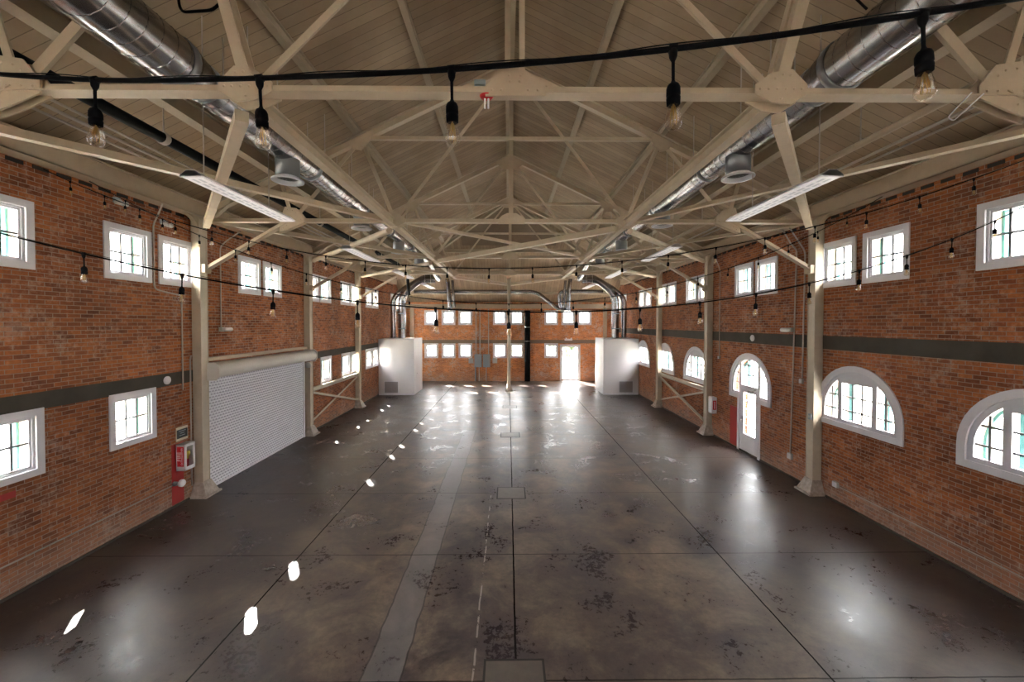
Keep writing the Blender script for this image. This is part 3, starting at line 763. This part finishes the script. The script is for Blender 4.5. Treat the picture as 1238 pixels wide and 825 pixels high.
# ------------------------------------------------------------------ strip lights
def strip_light(s, y, n_, nm):
    t = thing('ceiling_light', 'white strip light hanging under the %s roof slope, %s' % (nm, ('nearest the viewer', 'second from the viewer', 'third from the viewer', 'farthest, near the enclosure')[n_]), 'ceiling light', (s * 4.45, y, H + 2.08), 'hanging strip lights')
    L = 2.44
    mb = MB().plate([(-.15, -.02), (-.06, .05), (.06, .05), (.15, -.02), (.14, -.025), (-.14, -.025)], L, 'y', L / 2)
    mb.build('housing', M['lamp_white'], t)
    mb = MB().box(-.135, .135, .02, L - .02, -.040, -.024)
    mb.build('lamp_panel', M['diffuser'], t)
    mb = MB()
    for q in (-.045, .045):
        for j in range(12): mb.box(q - .02, q + .02, .10 + .19 * j, .23 + .19 * j, -.042, -.0395)
    mb.build('panel_slots', M['white2'], t)
    for q in (.01, L - .01): MB().plate([(-.152, -.045), (-.152, -.02), (-.06, .055), (.06, .055), (.152, -.02), (.152, -.045)], .02, 'y', q).build('end_cap', M['lamp_white'], t)
    for q in (.25, L - .62): MB().tube([(0, q, .05), (0, q, zs(4.45) - H - 2.08 - .03)], .008, 6).build('hanger_rod', M['conduit'], t)
for n_, (ya, yb) in enumerate(((5.60, 5.50), (10.9, 10.6), (15.7, 15.5), (20.9, 21.0))):
    strip_light(-1, ya, n_, 'left'); strip_light(1, yb, n_, 'right')

# ------------------------------------------------------------------ string lights
sock = MB().lathe([(.0045, .0), (.012, -.004), (.010, -.022), (.0045, -.034), (.0042, -.083), (.0065, -.09), (.014, -.096), (.0175, -.105), (.0180, -.122), (.0165, -.124), (.0165, -.128), (.0180, -.130), (.0172, -.146), (.0, -.146)], (0, 0, 0), 12).lathe([(0, .012), (.011, .010), (.011, -.010), (0, -.012)], (0, 0, 0), 10, 'x').mesh('lamp_socket', M['black'])
bulb = MB().lathe([(.0125, -.144), (.0135, -.152), (.0165, -.165), (.0205, -.180), (.0220, -.191), (.0205, -.201), (.0150, -.208), (.0070, -.2115), (.0001, -.212)], (0, 0, 0), 16).mesh('glass_bulb', M['bulb'])
mb = MB()
for j in range(6):
    a = 2 * PI * j / 6; a2 = 2 * PI * (j + .5) / 6
    mb.tube([(.004 * math.cos(a), .004 * math.sin(a), -.150), (.008 * math.cos(a), .008 * math.sin(a), -.176), (.0085 * math.cos(a2), .0085 * math.sin(a2), -.198)], .0007, 4)
mb.tube([(0, 0, -.145), (0, 0, -.174)], .0022, 6)
fila = mb.mesh('filament', M['brass'])
def string_light(label, fn, xa, xb, bulbs, r=.0055, wire=True):
    """fn: x -> (y, z) of the cable"""
    n = 90; pts = [(xa + (xb - xa) * i / n,) + fn(xa + (xb - xa) * i / n) for i in range(n + 1)]
    t = thing('string_light', label, 'string light', pts[0], 'string lights across the hall')
    o = Vector(pts[0]); loc = [Vector(p) - o for p in pts]
    MB().tube(loc, r, 8).build('cable', M['black'], t)
    if wire: MB().tube([p + Vector((0, .004, .012 + .004 * math.sin(i * .7))) for i, p in enumerate(loc)], .0016, 5).build('support_wire', M['black'], t)
    for x in bulbs:
        y, z = fn(x); sl = (fn(x + .05)[0] - fn(x - .05)[0]) / .1
        e = link('lamp_socket', sock, t, Vector((x, y, z)) - o); e.rotation_euler = (random.uniform(-.05, .05), random.uniform(-.05, .05), math.atan(sl))
        link('glass_bulb', bulb, e); link('filament', fila, e)
    return t
import bisect
kx = [-2.6, -1.91, -1.323, -.75, -.159, .427, 1.005, 1.6, 2.2]; ky = [1.5, 1.40, 1.30, 1.22, 1.13, 1.04, .97, .92, .88]; kz = [.98, .87, .78, .74, .713, .712, .753, .83, .95]
def lerp(x, a, b):
    i = min(max(bisect.bisect(a, x) - 1, 0), len(a) - 2)
    def m_(j):
        if j == 0 or j == len(a) - 1: j2 = (0, 1) if j == 0 else (len(a) - 2, len(a) - 1); return (b[j2[1]] - b[j2[0]]) / (a[j2[1]] - a[j2[0]])
        return (b[j + 1] - b[j - 1]) / (a[j + 1] - a[j - 1])
    h = a[i + 1] - a[i]; u = (x - a[i]) / h
    return b[i] * (2 * u ** 3 - 3 * u ** 2 + 1) + h * m_(i) * (u ** 3 - 2 * u ** 2 + u) + b[i + 1] * (-2 * u ** 3 + 3 * u ** 2) + h * m_(i + 1) * (u ** 3 - u ** 2)
CX = -.04
string_light('thick black string light nearest the viewer with five big clear bulbs', lambda x: (lerp(x - CX, kx, ky), H + lerp(x - CX, kx, kz)), -2.6, 2.2, [v + CX for v in kx[2:7]], .0075)
string_light('second string light from the viewer, its black cable sagging lowest before the far windows', lambda x: (3.4 + .183 * (x - CX), H + .10 + .0385 * (x - .16) ** 2), -7.3, 7.5, [CX + .6 * k_ for k_ in range(-12, 13)], .006)
string_light('third string light from the viewer, hanging higher across the hall from wall to wall', lambda x: (5.64 - .116 * (x - CX), H + .78 + .0305 * (x - CX) ** 2), -7.5, 7.5, [CX + .61 * (k_ - .444) for k_ in range(-11, 12)], .006)
string_light('farthest string light, its small bulbs dangling before the tops of the far windows', lambda x: (7.35 + .06 * x, H + .36 + .040 * x ** 2), -7.2, 7.3, [.6 * (k_ - .05) for k_ in range(-11, 12)], .006)

# ------------------------------------------------------------------ white enclosures with grilles
for s, nm in ((-1, 'left'), (1, 'right')):
    t = thing('mechanical_enclosure', 'tall white boxed-in mechanical enclosure in the far %s corner' % nm, 'enclosure', (s * 6.52, 24.2, 0))
    MB().box(-s * -1.04, -s * 1.02, -1.1, 1.1, .004, 3.26).build('body', M['enclosure'], t, .01)
    MB().box(-1.02, 1.02, -1.115, -1.10, .004, .09).build('skirting', M['white2'], t)
    g = link('vent_grille', None, t, (s * .30, -1.10, .46)); 
    mb = ring(MB(), .43, .36, .39, .32, -.02, .0); mb.build('grille_frame', M['white2'], g)
    mb = MB().box(-.39, .39, -.003, -.001, -.32, .32)
    for i in range(16):
        z = -.30 + .6 * i / 15; mb.bar((-.39, -.010, z), (.39, -.010, z), rect(.018, .012))
    mb.box(-.012, .012, -.02, 0, -.32, .32); mb.build('louvres', M['grille'], g)
    mb = MB().box(-s * 1.02, -s * 1.028, -.55, .45, .1, 2.25)
    dp = mb.build('access_door', M['enclosure'], t)
    MB().lathe([(.02, 0), (.02, .03), (0, .04)], (-s * 1.03, -.45, 1.2), 10, 'x').build('knob', M['chrome'], dp)
# pale corner posts behind the enclosures
for s, nm in ((-1, 'left'), (1, 'right')):
    o = MB().box(s * 6.80, s * 7.05, YE - .20, YE - .002, 0, H + 1.08).build('corner_post', M['cream'])
    tag(o, 'pale post against the far wall rising behind the %s white enclosure' % nm, 'post')

# ------------------------------------------------------------------ far wall fittings
t = thing('vent_stack', 'thick black pipe standing against the far wall left of the glass door', 'pipe', (1.33, YE - .24, 0))
MB().lathe([(.20, .02), (.20, 5.1)], (0, 0, 0), 18).lathe([(0, .02), (.2, .02)], (0, 0, 0), 18).build('pipe_run', M['blackpipe'], t)
for z in (.25, 1.5, 2.9, 3.9): MB().lathe([(.201, -.02), (.212, -.02), (.212, .02), (.201, .02)], (0, 0, z), 18).box(-.05, .05, .19, .235, z - .02, z + .02).build('pipe_strap', M['elec_light'] if z > 2 else M['blackpipe'], t)
for x, lab in ((-2.21, 'tall grey electrical panel on the far wall, left of the pair'), (-1.60, 'tall grey electrical panel on the far wall, right of the pair')):
    t = thing('electrical_panel', lab, 'electrical panel', (x, YE, 0), 'grey electrical panels')
    MB().box(-.26, .26, -.20, -.002, 1.02, 1.95).build('cabinet', M['elec'], t, .01)
    dd = MB().box(-.245, .245, -.215, -.20, 1.04, 1.93).build('door', M['elec'], t)
    MB().box(.17, .20, -.235, -.215, 1.42, 1.55).build('latch', M['chrome'], dd)
for x, lab in ((-2.72, 'small pale junction box left of the grey electrical panels'), (-1.0, 'small pale junction box right of the grey electrical panels')):
    t = thing('junction_box', lab, 'junction box', (x, YE, 0))
    MB().box(-.17, .17, -.14, -.002, 1.30, 1.66).build('box_body', M['elec_light'], t, .008)
    MB().box(-.155, .155, -.15, -.14, 1.315, 1.645).build('cover', M['elec_light'], t)
for x, z0, z1, r, lab in ((-2.40, 0, 1.02, .05, 'grey conduit from the floor up to the left electrical panel, thicker one'), (-2.14, 0, 1.02, .03, 'pale conduit from the floor up to the left electrical panel, thinner one'), (-1.62, 0, 1.02, .03, 'pale conduit from the floor up to the right electrical panel'),
                  (-2.36, 1.95, 5.2, .035, 'pale conduit rising from the left electrical panel, left of two'), (-2.08, 1.95, 5.2, .035, 'pale conduit rising from the left electrical panel, right of two'), (-1.46, 1.95, 5.2, .035, 'pale conduit rising from the right electrical panel to the eaves')):
    mb = MB().tube([(x, YE - .06, z0), (x, YE - .06, z1)], r, 10)
    tag(mb.build('conduit', M['elec_light'] if 'pale' in lab else M['elec']), lab, 'conduit')
t = thing('wall_lamp', 'small pale emergency lamp over the glass door in the far wall', 'lamp', (4.3, YE, 2.98))
MB().box(-.28, .28, -.08, -.002, -.05, .07).build('housing', M['lamp_white'], t, .01)
for q in (-.18, .18): MB().lathe([(0, -.16), (.06, -.16), (.05, -.10), (.02, -.08)], (q, 0, .10), 10, 'y').build('lamp_head', M['lamp_white'], t)

# ------------------------------------------------------------------ side wall fittings
def wall_conduit(s, pts, label, r=.016):
    mb = MB().tube(chain([(s * (W - .022 - d), y, z) for d, y, z in pts], .12, 5), r, 8)
    o = mb.build('conduit', M['conduit']); tag(o, label, 'conduit'); return o
wall_conduit(-1, [(.28, 8.45, 6.66), (.10, 8.52, 6.4), (0, 8.54, 6.25), (0, 8.54, 4.88), (0, 9.2, 4.80), (0, 9.25, 4.76), (0, 9.25, 2.62)], 'bent conduit on the left wall between two upper windows beside the first column')
wall_conduit(-1, [(.28, 10.9, 6.66), (.10, 10.55, 6.3), (0, 10.5, 6.15), (0, 10.5, 4.05)], 'conduit on the left wall above the roll-up door, ending at a small lamp')
wall_conduit(1, [(.28, 10.6, 6.66), (.12, 10.5, 6.25), (0, 10.45, 6.1), (0, 10.6, .66)], 'long conduit on the right wall by the glazed door, reaching down to an outlet', .018)
wall_conduit(1, [(.28, 10.35, 6.66), (.12, 10.25, 6.3), (0, 10.15, 6.0), (0, 10.2, 2.74)], 'conduit on the right wall, next to the first column, ending at a small box', .018)
wall_conduit(1, [(.2, 14.2, 6.5), (0, 14.25, 6.1), (0, 14.25, 3.0)], 'conduit on the right wall just before the extinguisher column', .014)
wall_conduit(-1, [(0, 2.0, .52), (0, 8.92, .52)], 'thin conduit running low along the left wall to the red stripe', .014)
wall_conduit(1, [(0, 9.0, .40), (0, 1.0, .40)], 'thin conduit running low along the right wall under the half-round windows', .012)
wall_conduit(-1, [(0, 9.47, .3), (0, 9.47, 3.3), (.0, 9.5, 3.4)], 'dark conduit up the left wall tight against the first column', .016)

def outlet(s, y, z, label, w=.12, h=.12):
    t = thing('outlet_box', label, 'outlet', (s * W, y, z)); b = -s
    MB().box(b * .002, b * .06, -w / 2, w / 2, -h / 2, h / 2).build('box_body', M['elec_light'], t, .006)
    MB().box(b * .06, b * .066, -w * .42, w * .42, -h * .42, h * .42).box(b * .066, b * .070, -.02, .02, -.03, .03).build('cover', M['white2'], t)
outlet(1, 10.60, .58, 'grey outlet box at the foot of the long conduit by the glazed door', .15, .16)
outlet(1, 10.22, 2.66, 'small box ending the shorter conduit near the right first column', .10, .12)
outlet(1, 9.10, .42, 'outlet box low on the right wall just past the first column', .14, .13)
outlet(1, 14.25, 2.93, 'tiny box ending the conduit beside the extinguisher column', .08, .1)
t = thing('pull_knob', 'round pale valve knob on the red stripe under the extinguisher cabinet', 'valve', (-W, 9.02, .54))
MB().lathe([(0, .20), (.06, .20), (.085, .17), (.08, .12), (.03, .10)], (0, 0, 0), 14, 'x').build('knob', M['lamp_white'], t)
MB().lathe([(.03, .11), (.05, .06), (.05, .002), (0, .002)], (0, -.04, 0), 12, 'x').build('valve_body', M['elec'], t)

def twin_lamp(s, y, z, label):
    t = thing('wall_lamp', label, 'lamp', (s * W, y, z)); b = -s
    MB().box(b * .002, b * .08, -.07, .07, -.06, .06).build('back_box', M['elec_light'], t, .008)
    MB().bar((b * .08, 0, 0), (b * .16, 0, .0), circ(.02, 8)).build('arm', M['elec_light'], t)
    MB().lathe([(0, -.16), (.035, -.155), (.055, -.12), (.055, .10), (.03, .14), (0, .15)], (b * .18, .04, 0), 12, 'y').build('lamp_head', M['lamp_white'], t)
twin_lamp(-1, 10.5, 4.0, 'small white lamp on the left wall above the roll-up door')
twin_lamp(1, 10.62, 3.98, 'small white lamp on the right wall over the dark band, left of the first column')
for s, y, z, r, label in ((-1, 8.83, 2.90, .09, 'plain round white plate on the dark band, left wall near the first column'), (1, 12.32, 3.70, .10, 'round white bell on the dark band over the glazed door')):
    t = thing('round_plate' if s < 0 else 'alarm_bell', label, 'wall fitting', (s * W, y, z)); b = -s
    MB().lathe([(r, b * .012), (r, b * .03), (r * .8, b * .045), (0, b * .05)], (0, 0, 0), 18, 'x').build('disc', M['lamp_white'], t)
    MB().lathe([(r * .5, b * .012), (r * .55, b * .02), (0, b * .022)], (0, 0, 0), 14, 'x').build('back_plate', M['elec_light'], t)

# painted red stripes
o = MB().box(-W + .001, -W + .004, 8.93, 9.26, .06, 1.42).build('red_stripe', M['red']); tag(o, 'red painted stripe on the left bricks below the extinguisher cabinet', 'painted stripe')
o = MB().box(W - .004, W - .001, 13.14, 13.55, .06, 1.36).build('red_stripe', M['red']); tag(o, 'red painted stripe on the right bricks beside the glazed door', 'painted stripe')
o = MB().box(-W + .001, -W + .004, 5.6, 6.12, 1.50, 1.60).build('red_stripe', M['red']); tag(o, 'dull red painted brick under the nearest lower left window', 'painted stripe')

# extinguisher cabinet on the left wall
t = thing('extinguisher_cabinet', 'white fire extinguisher cabinet with red lettering on the left wall by the first column', 'extinguisher cabinet', (-W, 9.20, 1.10))
w_, d_, h_ = .15, .19, .30
mb = MB().box(.005, d_, -w_, -w_ + .015, -h_, h_).box(.005, d_, w_ - .015, w_, -h_, h_).box(.005, d_, -w_, w_, h_ - .015, h_).box(.005, d_, -w_, w_, -h_, -h_ + .015).box(.005, .012, -w_, w_, -h_, h_)
mb.build('cabinet_shell', M['lamp_white'], t)
mb = MB().box(d_, d_ + .015, -w_, -w_ + .05, -h_, h_).box(d_, d_ + .015, w_ - .05, w_, -h_, h_).box(d_, d_ + .015, -w_, w_, h_ - .06, h_).box(d_, d_ + .015, -w_, w_, -h_, -h_ + .08)
dr = mb.build('door', M['lamp_white'], t)
MB().box(d_ + .005, d_ + .008, -w_ + .05, w_ - .05, -h_ + .08, h_ - .06).build('door_pane', M['glass'], dr)
fe = MB().lathe([(0, -.26), (.055, -.26), (.06, -.24), (.06, .05), (.03, .11), (.02, .14), (0, .14)], (.10, 0, 0), 14).build('extinguisher', M['red_print'], t)
MB().lathe([(.061, -.06), (.0615, .06), (.061, .06)], (.10, 0, 0), 14).box(.162, .164, -.05, .05, .0, .12).build('tag', M['yellow'], fe)
MB().box(.03, d_ - .01, -w_ - .003, -w_, -h_ + .10, h_ - .05).build('label_panel', M['red_print'], t)
text_mesh(t, 'lettering', 'FIRE', .12, M['lamp_white'], (.075, -w_ - .005, .03), (PI / 2, -PI / 2, 0))
text_mesh(t, 'lettering', 'EXTINGUISHER', .058, M['lamp_white'], (.14, -w_ - .005, .03), (PI / 2, -PI / 2, 0))
# small notice above it
t = thing('wall_sign', 'small black notice with cream border above the extinguisher cabinet on the left wall', 'sign', (-W, 9.22, 1.62))
MB().box(.002, .012, -.165, .165, -.155, .155).build('board', M['sign_cream'], t)
MB().box(.012, .015, -.15, .15, -.10, .10).build('face', M['signblack'], t)
mb = MB()
for i, ww in enumerate((.2, .12, .16)): mb.box(.015, .0155, -ww / 2, ww / 2, .055 - .05 * i, .068 - .05 * i)
mb.build('print_lines', M['elec'], t)

# small cabinet on the right second column
t = thing('extinguisher_cabinet', 'slim white extinguisher cabinet with red symbol beside the second right column', 'extinguisher cabinet', (W, 14.55, 1.16))
MB().box(-.18, -.002, -.13, .13, -.30, .30).build('cabinet_shell', M['lamp_white'], t, .008)
MB().box(-.192, -.18, -.12, .12, -.28, .28).build('door', M['lamp_white'], t)
MB().box(-.15, -.03, -.133, -.13, -.16, .18).build('label_panel', M['red_print'], t)
mb = MB().plate([(-.105, -.12), (-.075, -.12), (-.075, .05), (-.08, .09), (-.10, .09), (-.105, .05)], .002, 'y', -.1345)
mb.plate([(-.10, .09), (-.08, .09), (-.07, .13), (-.12, .14), (-.12, .12), (-.10, .11)], .002, 'y', -.1345)
mb.build('symbol', M['lamp_white'], t)
t = thing('switch_box', 'small grey switch on the inner face of the nearest right column', 'switch', (W - .222, 9.62, 1.88))
MB().box(-.05, -.002, -.04, .04, -.07, .07).build('box_body', M['elec'], t, .004)
MB().box(-.058, -.05, -.012, .012, -.03, .03).build('lever', M['elec_light'], t)

# ------------------------------------------------------------------ floor covers
for n_, (ya, yb, w_, lab) in enumerate(((4.15, 4.85, .37, 'nearest concrete floor cover in a dark frame, at the bottom edge of the photo'), (9.35, 10.02, .35, 'second concrete floor cover from the viewer on the centre joint'),
                                  (14.45, 15.10, .36, 'third concrete floor cover from the viewer on the centre joint'), (19.4, 20.1, .35, 'farthest concrete floor cover, just before the middle post'))):
    t = thing('floor_cover', lab, 'floor cover', (.03, (ya + yb) / 2, .0), 'floor covers on the centre joint')
    hy = (yb - ya) / 2
    mb = MB().box(-w_, w_, -hy, -hy + .028, .0005, .006).box(-w_, w_, hy - .028, hy, .0005, .006).box(-w_, -w_ + .028, -hy, hy, .0005, .006).box(w_ - .028, w_, -hy, hy, .0005, .006)
    mb.build('frame', M['dark'], t)
    MB().box(-w_ + .028, w_ - .028, -hy + .028, hy - .028, .0005, .005).build('lid', painted('cover_concrete', (.12, .098, .08), .4, .5, 5.0, (.04, .03, .03)), t)

# ------------------------------------------------------------------ odds and ends under the roof
t = thing('ceiling_sensor', 'small red and white sensor hanging under the nearest truss chord left of centre', 'sensor', (-.27, 4.28, H + 2.42))
MB().lathe([(0, 0), (.075, 0), (.06, -.02), (0, -.03)], (0, 0, 0), 14).build('red_cap', M['red_print'], t)
for q in (-.018, .018): MB().tube([(q, 0, -.025), (q, 0, -.13)], .010, 8).build('probe', M['lamp_white'], t)
o = MB().box(-.40, -.28, 4.26, 4.32, H + 2.535, H + 2.585).build('junction_block', M['elec']); tag(o, 'small dark block on top of the nearest truss chord left of centre', 'block')
o = MB().tube(chain([(4.85, 4.20, H + 2.44), (4.60, 4.2, H + 2.18), (4.66, 4.2, H + 2.14), (4.98, 4.2, H + 2.43)], .08), .006, 6).build('loose_cable', M['white2']); tag(o, 'loop of loose white cable hanging from the nearest chord on the right', 'cable')
o = MB().tube(chain([(-3.0, 4.5, H + 3.9), (-3.35, 4.6, H + 3.55), (-4.0, 4.9, H + 3.75), (-4.05, 4.9, zs(4.05) - .03)], .15), .016, 8).build('black_cable', M['black']); tag(o, 'black cable drooping from the roof above the left duct', 'cable')
o = MB().tube(chain([(3.2, 4.8, H + 4.4), (3.8, 4.8, H + 4.2), (4.35, 4.9, H + 3.85)], .15), .014, 8).build('black_cable', M['black']); tag(o, 'short black cable drooping from the roof above the right duct', 'cable')
for s, y, z, lab in ((-1, 7.72, H + 2.36, 'small twin floodlight under the left eaves above the second window'), (-1, 8.74, H + 2.2, 'small twin floodlight under the left eaves by the bent conduit')):
    t = thing('flood_light', lab, 'floodlight', (s * (W - .03), y, z))
    MB().box(0, .06, -.05, .05, -.05, .05).build('back_box', M['elec'], t)
    for q in (-.06, .06): MB().lathe([(0, -.02), (.03, -.02), (.05, .06), (.045, .09), (0, .10)], (.08, q, -.06), 12, 'x').build('lamp_head', M['elec_light'], t)

# ------------------------------------------------------------------ outside: trees seen through the right-hand windows
def tree(x, y, h, r, label):
    t = thing('tree', label, 'tree', (x, y, -.16), 'trees outside the hall')
    MB().tube([(0, 0, 0), (.05, .02, h * .35), (0, .05, h * .62)], [.16, .12, .07], 8).build('trunk', M['bark'], t)
    mb = MB(); rnd = random.Random(int(x * 31 + y * 17))
    for j in range(420):
        a, b = rnd.uniform(0, 2 * PI), math.acos(rnd.uniform(-1, 1)); q = r * (rnd.uniform(.25, 1) ** .5)
        c = Vector((q * math.sin(b) * math.cos(a), q * math.sin(b) * math.sin(a), h * .68 + q * math.cos(b) * .85))
        sz = rnd.uniform(.18, .34); d = Matrix.Rotation(rnd.uniform(0, 6.28), 3, 'Z') @ Matrix.Rotation(rnd.uniform(-1.2, 1.2), 3, 'X')
        vs = [c + d @ Vector(v) * sz for v in ((-1, 0, 0), (0, -.55, .12), (1, 0, 0), (0, .55, .12))]
        mb.add(vs, [(0, 1, 2, 3)])
    mb.build('foliage', M['leaf'], t)
tree(13.0, 4.4, 6.4, 2.3, 'green tree outside, seen through the nearest upper right window')
tree(14.5, 10.4, 5.6, 2.2, 'green tree outside, seen through the glazed door')
tree(13.5, 15.6, 6.2, 2.0, 'green tree outside, seen through the half-round windows past the door')
tree(5.2, 36.0, 4.2, 1.9, 'green tree outside, seen through the glass door in the far wall')

# ------------------------------------------------------------------ light
w = bpy.data.worlds.new('overcast_bright_sky'); sc.world = w; w.use_nodes = True
bg = w.node_tree.nodes['Background']; bg.inputs[0].default_value = (1.0, .965, .975, 1)
tc = w.node_tree.nodes.new('ShaderNodeTexCoord'); sp = w.node_tree.nodes.new('ShaderNodeSeparateXYZ'); mr = w.node_tree.nodes.new('ShaderNodeMapRange')
mr.inputs[1].default_value = 0; mr.inputs[2].default_value = .8; mr.inputs[3].default_value = 2.4; mr.inputs[4].default_value = 23.0   # overcast: brighter overhead
w.node_tree.links.new(tc.outputs['Generated'], sp.inputs[0]); w.node_tree.links.new(sp.outputs['Z'], mr.inputs[0]); w.node_tree.links.new(mr.outputs[0], bg.inputs[1])
sun = bpy.data.lights.new('sun', 'SUN'); sun.energy = 45; sun.angle = math.radians(.6); sun.color = (1, .95, .88)
so = bpy.data.objects.new('sun', sun); COL.objects.link(so)
so.rotation_euler = Vector((4.08, -6.1, -5.5)).to_track_quat('-Z', 'Y').to_euler()
so.location = (-20, 30, 40)

# ------------------------------------------------------------------ camera
cd = bpy.data.cameras.new('camera'); cam = bpy.data.objects.new('camera', cd); COL.objects.link(cam); sc.camera = cam
F = 481.4; PW = 1238
cd.sensor_width = 36; cd.sensor_fit = 'HORIZONTAL'; cd.lens = F / PW * 36
cd.shift_y = -12.6 / PW; cd.clip_start = .02; cd.clip_end = 300
cam.location = (CX, 0, H)
cam.rotation_euler = (math.radians(90 - 1.0), 0, -math.atan(4.5 / F))

sc.view_settings.view_transform = 'Standard'; sc.view_settings.look = 'None'; sc.view_settings.gamma = 1; sc.view_settings.use_curve_mapping = False
sc.view_settings.exposure = 2.2
cy = sc.cycles
cy.max_bounces = 10; cy.diffuse_bounces = 6; cy.glossy_bounces = 4; cy.transparent_max_bounces = 12; cy.sample_clamp_indirect = 8; cy.use_denoising = True
